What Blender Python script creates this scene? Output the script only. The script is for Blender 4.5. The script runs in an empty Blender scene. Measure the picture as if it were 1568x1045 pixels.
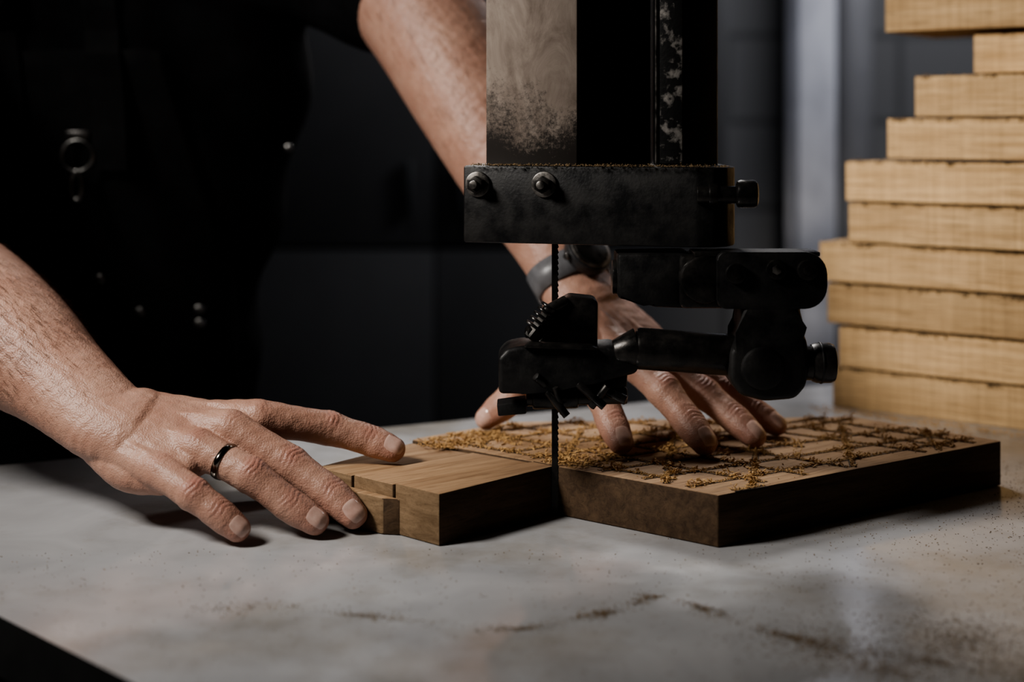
import bpy, bmesh, math, random
import numpy as np
from mathutils import Vector, Matrix
from mathutils.bvhtree import BVHTree
random.seed(7); rng=np.random.default_rng(7)
TZ=0.95   # table top height above floor; all geometry below is written relative to the table top
F=-TZ
scene=bpy.context.scene
# ------------------------------------------------------------------ materials
def nt(name):
    m=bpy.data.materials.new(name); m.use_nodes=True
    n=m.node_tree.nodes; l=m.node_tree.links
    return m,n,l,n['Principled BSDF']
def noisemat(name,c1,c2,rough=.5,metal=0,scale=20,stretch=(1,1,1),bump=.1,bscale=None,rough2=None,spec=None,sheen=0,lo=.35,hi=.65,bdist=.001):
    m,n,l,b=nt(name)
    tc=n.new('ShaderNodeTexCoord'); mp=n.new('ShaderNodeMapping'); mp.inputs['Scale'].default_value=stretch
    l.new(tc.outputs['Object'],mp.inputs['Vector'])
    no=n.new('ShaderNodeTexNoise'); no.inputs['Scale'].default_value=scale; no.inputs['Detail'].default_value=6; no.inputs['Roughness'].default_value=.62
    l.new(mp.outputs['Vector'],no.inputs['Vector'])
    cr=n.new('ShaderNodeValToRGB'); cr.color_ramp.elements[0].position=lo; cr.color_ramp.elements[1].position=hi
    cr.color_ramp.elements[0].color=(*c1,1); cr.color_ramp.elements[1].color=(*c2,1)
    l.new(no.outputs['Fac'],cr.inputs['Fac']); l.new(cr.outputs['Color'],b.inputs['Base Color'])
    b.inputs['Roughness'].default_value=rough; b.inputs['Metallic'].default_value=metal
    if rough2 is not None:
        mr=n.new('ShaderNodeMapRange'); mr.inputs['To Min'].default_value=rough; mr.inputs['To Max'].default_value=rough2
        mr.inputs['From Min'].default_value=lo; mr.inputs['From Max'].default_value=hi
        l.new(no.outputs['Fac'],mr.inputs['Value']); l.new(mr.outputs['Result'],b.inputs['Roughness'])
    if spec is not None: b.inputs['Specular IOR Level'].default_value=spec
    if sheen: b.inputs['Sheen Weight'].default_value=sheen
    if bump:
        n2=n.new('ShaderNodeTexNoise'); n2.inputs['Scale'].default_value=bscale or scale*4; n2.inputs['Detail'].default_value=4
        l.new(mp.outputs['Vector'],n2.inputs['Vector'])
        bp=n.new('ShaderNodeBump'); bp.inputs['Strength'].default_value=bump; bp.inputs['Distance'].default_value=bdist
        l.new(n2.outputs['Fac'],bp.inputs['Height']); l.new(bp.outputs['Normal'],b.inputs['Normal'])
    return m
def wood(name,c1,c2,saw=.0,rough=.6,vmin=.8,vmax=1.15,sy=55,sz=75,spec=.5,pore=.62,sawcol=0.0):
    m,n,l,b=nt(name)
    tc=n.new('ShaderNodeTexCoord'); mp=n.new('ShaderNodeMapping'); mp.inputs['Scale'].default_value=(3.0,sy,sz)
    oi=n.new('ShaderNodeObjectInfo'); ad=n.new('ShaderNodeVectorMath'); ad.operation='ADD'
    ml=n.new('ShaderNodeMath'); ml.operation='MULTIPLY'; ml.inputs[1].default_value=7.0
    l.new(oi.outputs['Random'],ml.inputs[0]); l.new(tc.outputs['Object'],ad.inputs[0]); l.new(ml.outputs[0],ad.inputs[1])
    l.new(ad.outputs[0],mp.inputs['Vector'])
    no=n.new('ShaderNodeTexNoise'); no.inputs['Scale'].default_value=2.4; no.inputs['Detail'].default_value=9; no.inputs['Roughness'].default_value=.7; no.inputs['Distortion'].default_value=.6
    l.new(mp.outputs['Vector'],no.inputs['Vector'])
    cr=n.new('ShaderNodeValToRGB'); cr.color_ramp.elements[0].position=.32; cr.color_ramp.elements[1].position=.66
    cr.color_ramp.elements[0].color=(*c1,1); cr.color_ramp.elements[1].color=(*c2,1)
    l.new(no.outputs['Fac'],cr.inputs['Fac'])
    mp3=n.new('ShaderNodeMapping'); mp3.inputs['Scale'].default_value=(25,420,420); l.new(ad.outputs[0],mp3.inputs['Vector'])
    n3=n.new('ShaderNodeTexNoise'); n3.inputs['Scale'].default_value=1.6; n3.inputs['Detail'].default_value=3; l.new(mp3.outputs[0],n3.inputs['Vector'])
    c3=n.new('ShaderNodeMapRange'); c3.inputs['From Min'].default_value=.30; c3.inputs['From Max'].default_value=.46; c3.inputs['To Min'].default_value=pore; c3.inputs['To Max'].default_value=1; l.new(n3.outputs['Fac'],c3.inputs['Value'])
    hs=n.new('ShaderNodeHueSaturation')
    mr=n.new('ShaderNodeMapRange'); mr.inputs['To Min'].default_value=vmin; mr.inputs['To Max'].default_value=vmax
    l.new(oi.outputs['Random'],mr.inputs['Value'])
    mv=n.new('ShaderNodeMath'); mv.operation='MULTIPLY'; l.new(mr.outputs['Result'],mv.inputs[0]); l.new(c3.outputs[0],mv.inputs[1])
    m2=n.new('ShaderNodeMapping'); m2.inputs['Scale'].default_value=(420,9,9); l.new(ad.outputs[0],m2.inputs['Vector'])
    n2=n.new('ShaderNodeTexNoise'); n2.inputs['Scale'].default_value=1; n2.inputs['Detail'].default_value=2; l.new(m2.outputs['Vector'],n2.inputs['Vector'])
    sc_=n.new('ShaderNodeMapRange'); sc_.inputs['From Min'].default_value=.3; sc_.inputs['From Max'].default_value=.7; sc_.inputs['To Min'].default_value=1-sawcol; sc_.inputs['To Max'].default_value=1+sawcol; l.new(n2.outputs['Fac'],sc_.inputs['Value'])
    mv2=n.new('ShaderNodeMath'); mv2.operation='MULTIPLY'; l.new(mv.outputs[0],mv2.inputs[0]); l.new(sc_.outputs[0],mv2.inputs[1])
    l.new(mv2.outputs[0],hs.inputs['Value']); l.new(cr.outputs['Color'],hs.inputs['Color'])
    l.new(hs.outputs['Color'],b.inputs['Base Color']); b.inputs['Roughness'].default_value=rough; b.inputs['Specular IOR Level'].default_value=spec
    mx=n.new('ShaderNodeMath'); mx.operation='MULTIPLY_ADD'; mx.inputs[1].default_value=saw; l.new(n2.outputs['Fac'],mx.inputs[0]); l.new(no.outputs['Fac'],mx.inputs[2])
    bp=n.new('ShaderNodeBump'); bp.inputs['Strength'].default_value=.55; bp.inputs['Distance'].default_value=.0012
    l.new(mx.outputs[0],bp.inputs['Height']); l.new(bp.outputs['Normal'],b.inputs['Normal'])
    return m
M_oak=wood('oak_raw',(.37,.235,.115),(.63,.435,.235),saw=1.2,sawcol=.12,spec=.25,rough=.8,vmin=.72,vmax=1.12)
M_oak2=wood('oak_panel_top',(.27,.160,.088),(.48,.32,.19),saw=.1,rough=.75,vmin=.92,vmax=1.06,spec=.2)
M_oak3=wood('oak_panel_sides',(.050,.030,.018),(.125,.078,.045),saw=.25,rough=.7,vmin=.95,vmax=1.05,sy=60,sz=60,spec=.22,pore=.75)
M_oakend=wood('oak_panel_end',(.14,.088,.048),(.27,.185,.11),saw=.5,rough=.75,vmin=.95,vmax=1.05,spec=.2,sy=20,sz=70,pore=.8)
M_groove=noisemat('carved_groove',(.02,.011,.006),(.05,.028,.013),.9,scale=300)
M_dust=noisemat('sawdust',(.34,.195,.075),(.58,.37,.165),.9,scale=250)
M_dustt=noisemat('settled_sawdust',(.15,.10,.05),(.29,.20,.11),.95,scale=250)
M_dustd=noisemat('sawdust_dark',(.03,.018,.010),(.12,.07,.03),.95,scale=250)
M_blk=noisemat('black_painted_iron',(.009,.009,.010),(.020,.019,.018),.36,.3,scale=60,bump=.25,bscale=500,rough2=.6,bdist=.0006)
M_blk2=noisemat('black_oxide_steel',(.022,.022,.022),(.055,.050,.046),.2,.7,scale=90,bump=.2,bscale=350,rough2=.42,bdist=.0005)
M_steel=noisemat('worn_steel',(.10,.095,.09),(.30,.28,.26),.32,1,scale=120,bump=.15,rough2=.5,bdist=.0004)
M_cab=noisemat('cabinet_paint',(.03,.032,.035),(.045,.048,.05),.5,scale=8)
M_edge=noisemat('black_edge_band',(.006,.006,.006),(.012,.012,.012),.6,scale=30)
M_apron=noisemat('black_canvas',(.0035,.0035,.004),(.007,.007,.0075),.9,scale=40,bump=.4,bscale=900,bdist=.001,spec=.15)
M_shirt=noisemat('black_tshirt',(.004,.004,.0045),(.008,.008,.009),.95,scale=30,bump=.3,bscale=700,spec=.1)
M_trou=noisemat('dark_trousers',(.008,.009,.012),(.014,.015,.02),.9,scale=60)
M_shoe=noisemat('work_boot_leather',(.03,.018,.01),(.06,.035,.02),.6,scale=40)
M_hair=noisemat('dark_hair',(.015,.009,.005),(.04,.024,.013),.5,scale=200)
M_armhair=noisemat('arm_hair',(.07,.035,.02),(.15,.08,.045),.5,scale=200)
M_nail=noisemat('fingernail',(.55,.35,.29),(.65,.45,.38),.16,scale=150,bump=.05,spec=.7)
M_ring=noisemat('dark_steel_ring',(.22,.19,.16),(.32,.28,.24),.15,1,scale=50,bump=0)
M_rubber=noisemat('watch_rubber',(.012,.012,.013),(.03,.03,.032),.42,scale=80)
M_wband=noisemat('watch_band_grey',(.10,.10,.105),(.16,.16,.17),.4,scale=80)
M_floor=noisemat('dark_stained_concrete',(.010,.010,.010),(.018,.017,.016),.85,scale=6,bump=.2)
M_ceil=noisemat('ceiling_paint',(.07,.07,.07),(.10,.10,.10),.9,scale=6)
M_wallp=noisemat('plaster_dark',(.055,.055,.058),(.085,.085,.09),.85,scale=5,bump=.2)
M_pipe=noisemat('galvanised_pipe',(.15,.15,.158),(.22,.22,.23),.5,scale=9,stretch=(1,1,.4))
M_post=noisemat('painted_steel_post',(.42,.425,.47),(.70,.71,.77),.5,scale=9,stretch=(1,1,.4))
M_door=noisemat('dark_cabinet_metal',(.055,.055,.057),(.07,.07,.073),.6,scale=3)
def skin():
    m,n,l,b=nt('skin')
    tc=n.new('ShaderNodeTexCoord')
    no=n.new('ShaderNodeTexNoise'); no.inputs['Scale'].default_value=38; no.inputs['Detail'].default_value=8; no.inputs['Roughness'].default_value=.6; l.new(tc.outputs['Object'],no.inputs['Vector'])
    cr=n.new('ShaderNodeValToRGB'); cr.color_ramp.elements[0].position=.25; cr.color_ramp.elements[1].position=.75
    cr.color_ramp.elements[0].color=(.37,.195,.140,1); cr.color_ramp.elements[1].color=(.50,.305,.23,1); l.new(no.outputs['Fac'],cr.inputs['Fac'])
    at=n.new('ShaderNodeAttribute'); at.attribute_name='tint'
    mx=n.new('ShaderNodeMix'); mx.data_type='RGBA'; l.new(at.outputs['Fac'],mx.inputs[0]); l.new(cr.outputs['Color'],mx.inputs[6]); mx.inputs[7].default_value=(.36,.13,.10,1)
    l.new(mx.outputs[2],b.inputs['Base Color'])
    b.inputs['Subsurface Weight'].default_value=.10; b.inputs['Subsurface Radius'].default_value=(.008,.003,.0015); b.inputs['Subsurface Scale'].default_value=.4
    b.inputs['Roughness'].default_value=.46
    vo=n.new('ShaderNodeTexVoronoi'); vo.inputs['Scale'].default_value=800; l.new(tc.outputs['Object'],vo.inputs['Vector'])
    n2=n.new('ShaderNodeTexNoise'); n2.inputs['Scale'].default_value=230; n2.inputs['Detail'].default_value=5; l.new(tc.outputs['Object'],n2.inputs['Vector'])
    ma=n.new('ShaderNodeMath'); ma.operation='MULTIPLY_ADD'; ma.inputs[1].default_value=.4; l.new(vo.outputs['Distance'],ma.inputs[0]); l.new(n2.outputs['Fac'],ma.inputs[2])
    bp=n.new('ShaderNodeBump'); bp.inputs['Strength'].default_value=.6; bp.inputs['Distance'].default_value=.0010
    l.new(ma.outputs[0],bp.inputs['Height']); l.new(bp.outputs['Normal'],b.inputs['Normal'])
    return m
M_skin=skin()
def tablemat():
    m,n,l,b=nt('dusty_laminate')
    tc=n.new('ShaderNodeTexCoord')
    n1=n.new('ShaderNodeTexNoise'); n1.inputs['Scale'].default_value=5; n1.inputs['Detail'].default_value=8; n1.inputs['Roughness'].default_value=.68; l.new(tc.outputs['Object'],n1.inputs['Vector'])
    cr=n.new('ShaderNodeValToRGB'); cr.color_ramp.elements[0].position=.48; cr.color_ramp.elements[1].position=.76
    cr.color_ramp.elements[0].color=(0,0,0,1); cr.color_ramp.elements[1].color=(1,1,1,1); l.new(n1.outputs['Fac'],cr.inputs['Fac'])
    mx=n.new('ShaderNodeMix'); mx.data_type='RGBA'; l.new(cr.outputs['Color'],mx.inputs[0]); mx.inputs[6].default_value=(.44,.44,.45,1); mx.inputs[7].default_value=(.24,.205,.155,1)
    n5=n.new('ShaderNodeTexNoise'); n5.inputs['Scale'].default_value=11; n5.inputs['Detail'].default_value=5; n5.inputs['Distortion'].default_value=1.2; l.new(tc.outputs['Object'],n5.inputs['Vector'])
    m5=n.new('ShaderNodeMapRange'); m5.inputs['From Min'].default_value=.35; m5.inputs['From Max'].default_value=.7; m5.inputs['To Min'].default_value=.82; m5.inputs['To Max'].default_value=1.04; l.new(n5.outputs['Fac'],m5.inputs['Value'])
    hs=n.new('ShaderNodeHueSaturation'); l.new(m5.outputs[0],hs.inputs['Value']); l.new(mx.outputs[2],hs.inputs['Color'])
    l.new(hs.outputs['Color'],b.inputs['Base Color'])
    n2=n.new('ShaderNodeTexNoise'); n2.inputs['Scale'].default_value=18; n2.inputs['Detail'].default_value=6; l.new(tc.outputs['Object'],n2.inputs['Vector'])
    mr=n.new('ShaderNodeMapRange'); mr.inputs['From Min'].default_value=.3; mr.inputs['From Max'].default_value=.7; mr.inputs['To Min'].default_value=.07; mr.inputs['To Max'].default_value=.24; l.new(n2.outputs['Fac'],mr.inputs['Value']); l.new(mr.outputs['Result'],b.inputs['Roughness'])
    b.inputs['Specular IOR Level'].default_value=.7
    return m
M_table=tablemat()
def wornplate():
    m,n,l,b=nt('worn_bare_steel_plate')
    g=n.new('ShaderNodeNewGeometry'); sp=n.new('ShaderNodeSeparateXYZ'); l.new(g.outputs['Position'],sp.inputs[0])
    tc=n.new('ShaderNodeTexCoord'); mp=n.new('ShaderNodeMapping'); mp.inputs['Scale'].default_value=(1,1,.5); l.new(tc.outputs['Object'],mp.inputs[0])
    n1=n.new('ShaderNodeTexNoise'); n1.inputs['Scale'].default_value=38; n1.inputs['Detail'].default_value=9; n1.inputs['Roughness'].default_value=.72; n1.inputs['Distortion'].default_value=.8; l.new(mp.outputs[0],n1.inputs['Vector'])
    cr=n.new('ShaderNodeValToRGB'); cr.color_ramp.elements[0].position=.28; cr.color_ramp.elements[1].position=.7
    cr.color_ramp.elements[0].color=(.15,.112,.088,1); cr.color_ramp.elements[1].color=(.40,.335,.285,1); l.new(n1.outputs['Fac'],cr.inputs['Fac'])
    mr=n.new('ShaderNodeMapRange'); mr.inputs['From Min'].default_value=TZ+.245; mr.inputs['From Max'].default_value=TZ+.34; mr.inputs['To Min'].default_value=.74; mr.inputs['To Max'].default_value=.27; l.new(sp.outputs['Z'],mr.inputs['Value'])
    n2=n.new('ShaderNodeTexNoise'); n2.inputs['Scale'].default_value=420; n2.inputs['Detail'].default_value=4; n2.inputs['Roughness'].default_value=.8; l.new(tc.outputs['Object'],n2.inputs['Vector'])
    n4=n.new('ShaderNodeTexNoise'); n4.inputs['Scale'].default_value=22; l.new(tc.outputs['Object'],n4.inputs['Vector'])
    av=n.new('ShaderNodeMath'); av.operation='MULTIPLY_ADD'; av.inputs[1].default_value=.5; l.new(n4.outputs['Fac'],av.inputs[0]); 
    hf=n.new('ShaderNodeMath'); hf.operation='MULTIPLY'; hf.inputs[1].default_value=.5; l.new(n2.outputs['Fac'],hf.inputs[0]); l.new(hf.outputs[0],av.inputs[2])
    lt=n.new('ShaderNodeMath'); lt.operation='SUBTRACT'; l.new(mr.outputs[0],lt.inputs[0]); l.new(av.outputs[0],lt.inputs[1])
    st=n.new('ShaderNodeMapRange'); st.inputs['From Min'].default_value=-.06; st.inputs['From Max'].default_value=.10; l.new(lt.outputs[0],st.inputs['Value'])
    mx=n.new('ShaderNodeMix'); mx.data_type='RGBA'; l.new(st.outputs[0],mx.inputs[0]); l.new(cr.outputs['Color'],mx.inputs[6]); mx.inputs[7].default_value=(.03,.025,.022,1)
    l.new(mx.outputs[2],b.inputs['Base Color']); b.inputs['Metallic'].default_value=.2; b.inputs['Roughness'].default_value=.48
    return m
M_plate=wornplate()
def wallmat():
    m,n,l,b=nt('painted_block_wall')
    tc=n.new('ShaderNodeTexCoord'); mp=n.new('ShaderNodeMapping'); mp.inputs['Rotation'].default_value=(math.radians(90),0,0); l.new(tc.outputs['Object'],mp.inputs[0])
    br=n.new('ShaderNodeTexBrick'); br.inputs['Scale'].default_value=1; br.inputs['Brick Width'].default_value=.4; br.inputs['Row Height'].default_value=.2; br.inputs['Mortar Size'].default_value=.008
    br.inputs['Color1'].default_value=(.13,.13,.133,1); br.inputs['Color2'].default_value=(.15,.15,.153,1); br.inputs['Mortar'].default_value=(.08,.08,.082,1)
    l.new(mp.outputs[0],br.inputs['Vector']); l.new(br.outputs['Color'],b.inputs['Base Color']); b.inputs['Roughness'].default_value=.8
    bp=n.new('ShaderNodeBump'); bp.inputs['Strength'].default_value=.6; bp.inputs['Distance'].default_value=.01; bp.invert=True; l.new(br.outputs['Fac'],bp.inputs['Height']); l.new(bp.outputs['Normal'],b.inputs['Normal'])
    return m
M_wall=wallmat()
# ------------------------------------------------------------------ mesh helpers
TOP=[]
def empty(name):
    e=bpy.data.objects.new(name,None); e.empty_display_size=.05; scene.collection.objects.link(e); TOP.append(e); return e
def finish(o,parent,smooth):
    scene.collection.objects.link(o)
    if parent is not None: o.parent=parent
    else: TOP.append(o)
    if smooth:
        for p in o.data.polygons: p.use_smooth=True
def from_bm(name,bm,mat,parent=None,smooth=False,autos=None):
    bmesh.ops.recalc_face_normals(bm,faces=bm.faces)
    me=bpy.data.meshes.new(name); bm.to_mesh(me); bm.free(); me.materials.append(mat)
    o=bpy.data.objects.new(name,me); finish(o,parent,smooth)
    if autos is not None:
        for p in me.polygons: p.use_smooth=True
        me.set_sharp_from_angle(angle=math.radians(autos))
    return o
def from_np(name,V,Fc,mat,parent=None,smooth=False):
    me=bpy.data.meshes.new(name); me.from_pydata([tuple(v) for v in V],[],[tuple(f) for f in Fc]); me.update(); me.materials.append(mat)
    o=bpy.data.objects.new(name,me); finish(o,parent,smooth); return o
def box(name,c,s,mat,parent=None,rz=0,bevel=.0015,rot=None,seg=2):
    bm=bmesh.new(); bmesh.ops.create_cube(bm,size=1); bmesh.ops.scale(bm,vec=s,verts=bm.verts)
    if bevel: bmesh.ops.bevel(bm,geom=bm.edges[:],offset=bevel,segments=seg,profile=.5,affect='EDGES')
    o=from_bm(name,bm,mat,parent,autos=40); o.location=c; o.rotation_euler=rot if rot else (0,0,rz); return o
def prism(name,pts,lo,hi,mat,parent=None,axis='Z',bevel=.0015,seg=2):
    bm=bmesh.new()
    def mk(p,h): return (p[0],p[1],h) if axis=='Z' else ((p[0],h,p[1]) if axis=='Y' else (h,p[0],p[1]))
    a=[bm.verts.new(mk(p,lo)) for p in pts]; b=[bm.verts.new(mk(p,hi)) for p in pts]
    bm.faces.new(a); bm.faces.new(b[::-1]); n=len(pts)
    for i in range(n): bm.faces.new((a[i],b[i],b[(i+1)%n],a[(i+1)%n]))
    if bevel: bmesh.ops.bevel(bm,geom=bm.edges[:],offset=bevel,segments=seg,profile=.5,affect='EDGES',clamp_overlap=True)
    return from_bm(name,bm,mat,parent,autos=40)
def cyl(name,p0,p1,r,mat,parent=None,n=32,r2=None,bevel=.0008):
    p0=Vector(p0);p1=Vector(p1);d=p1-p0
    bm=bmesh.new(); bmesh.ops.create_cone(bm,cap_ends=True,segments=n,radius1=r,radius2=r if r2 is None else r2,depth=d.length)
    if bevel:
        es=[e for e in bm.edges if any(len(f.verts)>4 for f in e.link_faces)]
        bmesh.ops.bevel(bm,geom=es,offset=bevel,segments=2,profile=.5,affect='EDGES',clamp_overlap=True)
    q=d.to_track_quat('Z','Y'); bmesh.ops.transform(bm,matrix=Matrix.Translation((p0+p1)/2)@q.to_matrix().to_4x4(),verts=bm.verts)
    return from_bm(name,bm,mat,parent,autos=35)
def bolt(name,p,nrm,parent,R=.0093,r=.0062,L=.007,shaft=.004):
    p=Vector(p);nrm=Vector(nrm).normalized()
    cyl(name+'_washer',p-nrm*.001,p+nrm*.0022,R,M_steel,parent)
    cyl(name+'_hex',p+nrm*.002,p+nrm*(.002+L),r,M_blk2,parent,n=6,bevel=.0006)
    cyl(name+'_stud',p+nrm*.002,p+nrm*(.002+L+shaft),r*.5,M_steel,parent,n=16)
def catmull(P,n):
    P=np.asarray(P,float); 
    if len(P)<3: 
        return np.array([P[0]+(P[-1]-P[0])*t for t in np.linspace(0,1,n+1)])
    E=np.vstack([2*P[0]-P[1],P,2*P[-1]-P[-2]]); out=[]
    for i in range(1,len(E)-2):
        a,b,c,d=E[i-1],E[i],E[i+1],E[i+2]
        for t in np.arange(n)/n:
            out.append(.5*((2*b)+(-a+c)*t+(2*a-5*b+4*c-d)*t*t+(-a+3*b-3*c+d)*t**3))
    out.append(P[-1]); return np.array(out)
def nrm(v): 
    v=np.asarray(v,float); return v/np.linalg.norm(v)
class Acc:
    def __init__(s): s.V=[];s.F=[]
    def add(s,V,Fc):
        o=len(s.V); s.V+= [tuple(v) for v in V]; s.F+=[tuple(i+o for i in f) for f in Fc]
def tube(acc,P,up,n=5,seg=20,cap0=True,cap1=True):
    """P rows: x y z w h ; elliptical loft with rounded ends"""
    Q=catmull(P,n); C=Q[:,:3]; T=np.gradient(C,axis=0); T/=np.linalg.norm(T,axis=1)[:,None]
    rows=[]
    def ring(c,t,w,h):
        s=nrm(np.cross(t,up)); u=np.cross(s,t); a=np.linspace(0,2*np.pi,seg,endpoint=False)
        return c+np.outer(np.cos(a)*w,s)+np.outer(np.sin(a)*h,u)
    def caps(c,t,w,h,sg):
        r=min(w,h); L=[]
        for a in (20,40,60,78): L.append(ring(c+sg*t*r*math.sin(math.radians(a)),t,w*math.cos(math.radians(a)),h*math.cos(math.radians(a))))
        return L
    w0,h0=Q[0,3:5]; w1,h1=Q[-1,3:5]
    rows+=caps(C[0],T[0],w0,h0,-1)[::-1]
    for i in range(len(Q)): rows.append(ring(C[i],T[i],Q[i,3],Q[i,4]))
    rows+=caps(C[-1],T[-1],w1,h1,1)
    V=np.vstack(rows); m=len(rows); Fc=[]
    for i in range(m-1):
        for j in range(seg):
            k=(j+1)%seg; Fc.append((i*seg+j,i*seg+k,(i+1)*seg+k,(i+1)*seg+j))
    Fc.append(tuple(range(seg))[::-1]); Fc.append(tuple((m-1)*seg+j for j in range(seg)))
    acc.add(V,Fc)
def remeshed(name,acc,voxel,smooth,mat,parent,fac=.5):
    me=bpy.data.meshes.new(name+'_src'); me.from_pydata(acc.V,[],acc.F); me.update()
    bm=bmesh.new(); bm.from_mesh(me); bmesh.ops.recalc_face_normals(bm,faces=bm.faces); bm.to_mesh(me); bm.free()
    o=bpy.data.objects.new(name+'_src',me); scene.collection.objects.link(o)
    r=o.modifiers.new('r','REMESH'); r.mode='VOXEL'; r.voxel_size=voxel
    s=o.modifiers.new('s','SMOOTH'); s.factor=fac; s.iterations=smooth
    dg=bpy.context.evaluated_depsgraph_get(); dg.update()
    m2=bpy.data.meshes.new_from_object(o.evaluated_get(dg)); m2.name=name
    bpy.data.objects.remove(o); 
    m2.materials.clear(); m2.materials.append(mat)
    ob=bpy.data.objects.new(name,m2); finish(ob,parent,True); return ob
def getco(me):
    a=np.empty(len(me.vertices)*3); me.vertices.foreach_get('co',a); return a.reshape(-1,3)
def getno(me):
    a=np.empty(len(me.vertices)*3); me.vertices.foreach_get('normal',a); return a.reshape(-1,3)
def crumbs(name,pts,size,mat,parent=None,elong=2.0):
    base=np.array([[1,0,0],[-1,0,0],[0,1,0],[0,-1,0],[0,0,1],[0,0,-1]],float)
    fc=[(0,2,4),(2,1,4),(1,3,4),(3,0,4),(2,0,5),(1,2,5),(3,1,5),(0,3,5)]
    V=[];Fc=[]
    for i,p in enumerate(pts):
        s=size*rng.uniform(.4,1.3); A=rng.normal(size=(3,3)); q,_=np.linalg.qr(A)
        sc=np.array([s*rng.uniform(1,elong),s*rng.uniform(.5,1),s*rng.uniform(.3,.8)])
        v=(base*sc*rng.uniform(.7,1.2,(6,1)))@q.T; v[:,2]*=.7; v+=p; V.append(v); Fc+=[tuple(i*6+k for k in f) for f in fc]
    return from_np(name,np.vstack(V),Fc,mat,parent)

# ------------------------------------------------------------------ room
box('floor',(0.3,1.2,F-.05),(5.6,5.2,.1),M_floor,bevel=0)
box('ceiling',(0.3,1.2,F+2.95),(5.6,5.2,.1),M_ceil,bevel=0)
box('wall_back',(0.3,3.35,F+1.45),(5.6,.1,2.9),M_wall,bevel=0)
box('wall_left',(-2.45,1.2,F+1.45),(.1,4.2,2.9),M_wallp,bevel=0)
box('wall_right',(3.05,1.2,F+1.45),(.1,4.2,2.9),M_wallp,bevel=0)
box('wall_front',(0.3,-1.35,F+1.45),(5.6,.1,2.9),M_wallp,bevel=0)
box('baseboard_back',(0.3,3.29,F+.06),(5.4,.02,.12),M_cab,bevel=.003)
post=empty('steel_post')
box('web',(.60,2.86,F+1.45),(.06,.02,2.898),M_post,post,bevel=.002)
box('flange_front',(.60,2.80,F+1.45),(.075,.012,2.898),M_post,post,bevel=.002)
box('flange_back',(.60,2.92,F+1.45),(.075,.012,2.898),M_post,post,bevel=.002)
box('base_plate',(.60,2.86,F+.012),(.22,.22,.022),M_post,post,bevel=.002)
pp=empty('drain_pipe')
cyl('pipe',(.735,3.1,F+.001),(.735,3.1,F+2.899),.05,M_pipe,pp,n=40)
cyl('collar',(.735,3.1,F+1.85),(.735,3.1,F+1.93),.058,M_pipe,pp,n=40)
lk=empty('metal_cabinet')
box('carcass',(-.15,3.02,F+1.0),(1.15,.45,1.96),M_door,lk,bevel=.004)
for i in range(2):
    for k,(za,zb) in enumerate(((.04,.98),(1.0,1.94))):
        box('door_leaf_%d_%d'%(i,k),(-.43+i*.56,2.785,F+(za+zb)/2+.01),(.557,.02,zb-za+.012),M_door,lk,bevel=.003)
        cyl('handle_%d_%d'%(i,k),(-.20+i*.10,2.765,F+za+.07),(-.20+i*.10,2.765,F+za+.17),.007,M_cab,lk)

# ------------------------------------------------------------------ work table
tb=empty('work_table')
tpoly=[(-.60,1.107),(-.40,.920),(-.2947,.8186),(-.1935,.7217),(-.05,.58),(.05,.42),(.95,.36),(.98,1.879)]
to=prism('tabletop',tpoly,-.035,0,M_table,tb,bevel=.003,seg=3)
to.data.materials.append(M_edge)
for p in to.data.polygons:
    if p.normal.z<.6: p.material_index=1
box('apron_rail',(.42,1.0,-.075),(.7,.5,.078),M_cab,tb,rz=.2)
for i,(x,y) in enumerate([(.08,.70),(.80,.48),(.86,1.6),(-.30,1.12)]):
    box('leg_%d'%(i+1),(x,y,(F-.035)/2),(.06,.06,-F-.037),M_cab,tb,bevel=.003)
# ------------------------------------------------------------------ stack of boards
st=empty('stack_of_boards')
d=np.array([.787,-.617]); nb=np.array([.617,.787]); B0=np.array([.33,1.436]); ang=math.atan2(d[1],d[0])
offs=[-.0072,0,-.0153,-.0245,.0086,.0058,.0486,.0787,.129,.0465]   # bottom -> top
zz=.0006; crm=[]; crd=[]
for i,o in enumerate(offs):
    L=.50-rng.uniform(0,.03); D=.125+rng.uniform(-.01,.01); th=.0390
    rr=ang+rng.uniform(-.022,.022)
    fr=B0+d*o+nb*rng.uniform(0,.007)
    dd=np.array([math.cos(rr),math.sin(rr)]); nn=np.array([-math.sin(rr),math.cos(rr)])
    if i==8: fr=fr+nb*.02
    c=fr+dd*L/2+nn*D/2
    b=box('board_%d'%(i+1),(c[0],c[1],zz+th/2),(L,D,th),M_oak,st,rz=rr,bevel=.0004,seg=1)
    b.rotation_euler=(0,rng.uniform(-.003,.003),rr)
    f0=fr
    for j in range(330):
        s=rng.uniform(0,L); q=f0+dd*s+nn*rng.uniform(-.0004,.006)
        (crd if rng.random()<.72 else crm).append((q[0],q[1],zz+th+rng.uniform(.0,.0020)))
    for j in range(34):   # torn-out dark notches along the upper edge
        s=rng.uniform(0,L); w=rng.uniform(.0008,.0034)
        for k in range(int(6+w*3000)):
            q=f0+dd*(s+rng.normal()*w)+nn*(rng.uniform(-.0008,.001)); crd.append((q[0],q[1],zz+th-rng.uniform(-.0008,.0028)))
    zz+=th+.0029
crumbs('edge_splinters',crm,.0010,M_dust,st)
crumbs('edge_bark',crd,.0012,M_dustd,st)

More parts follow.
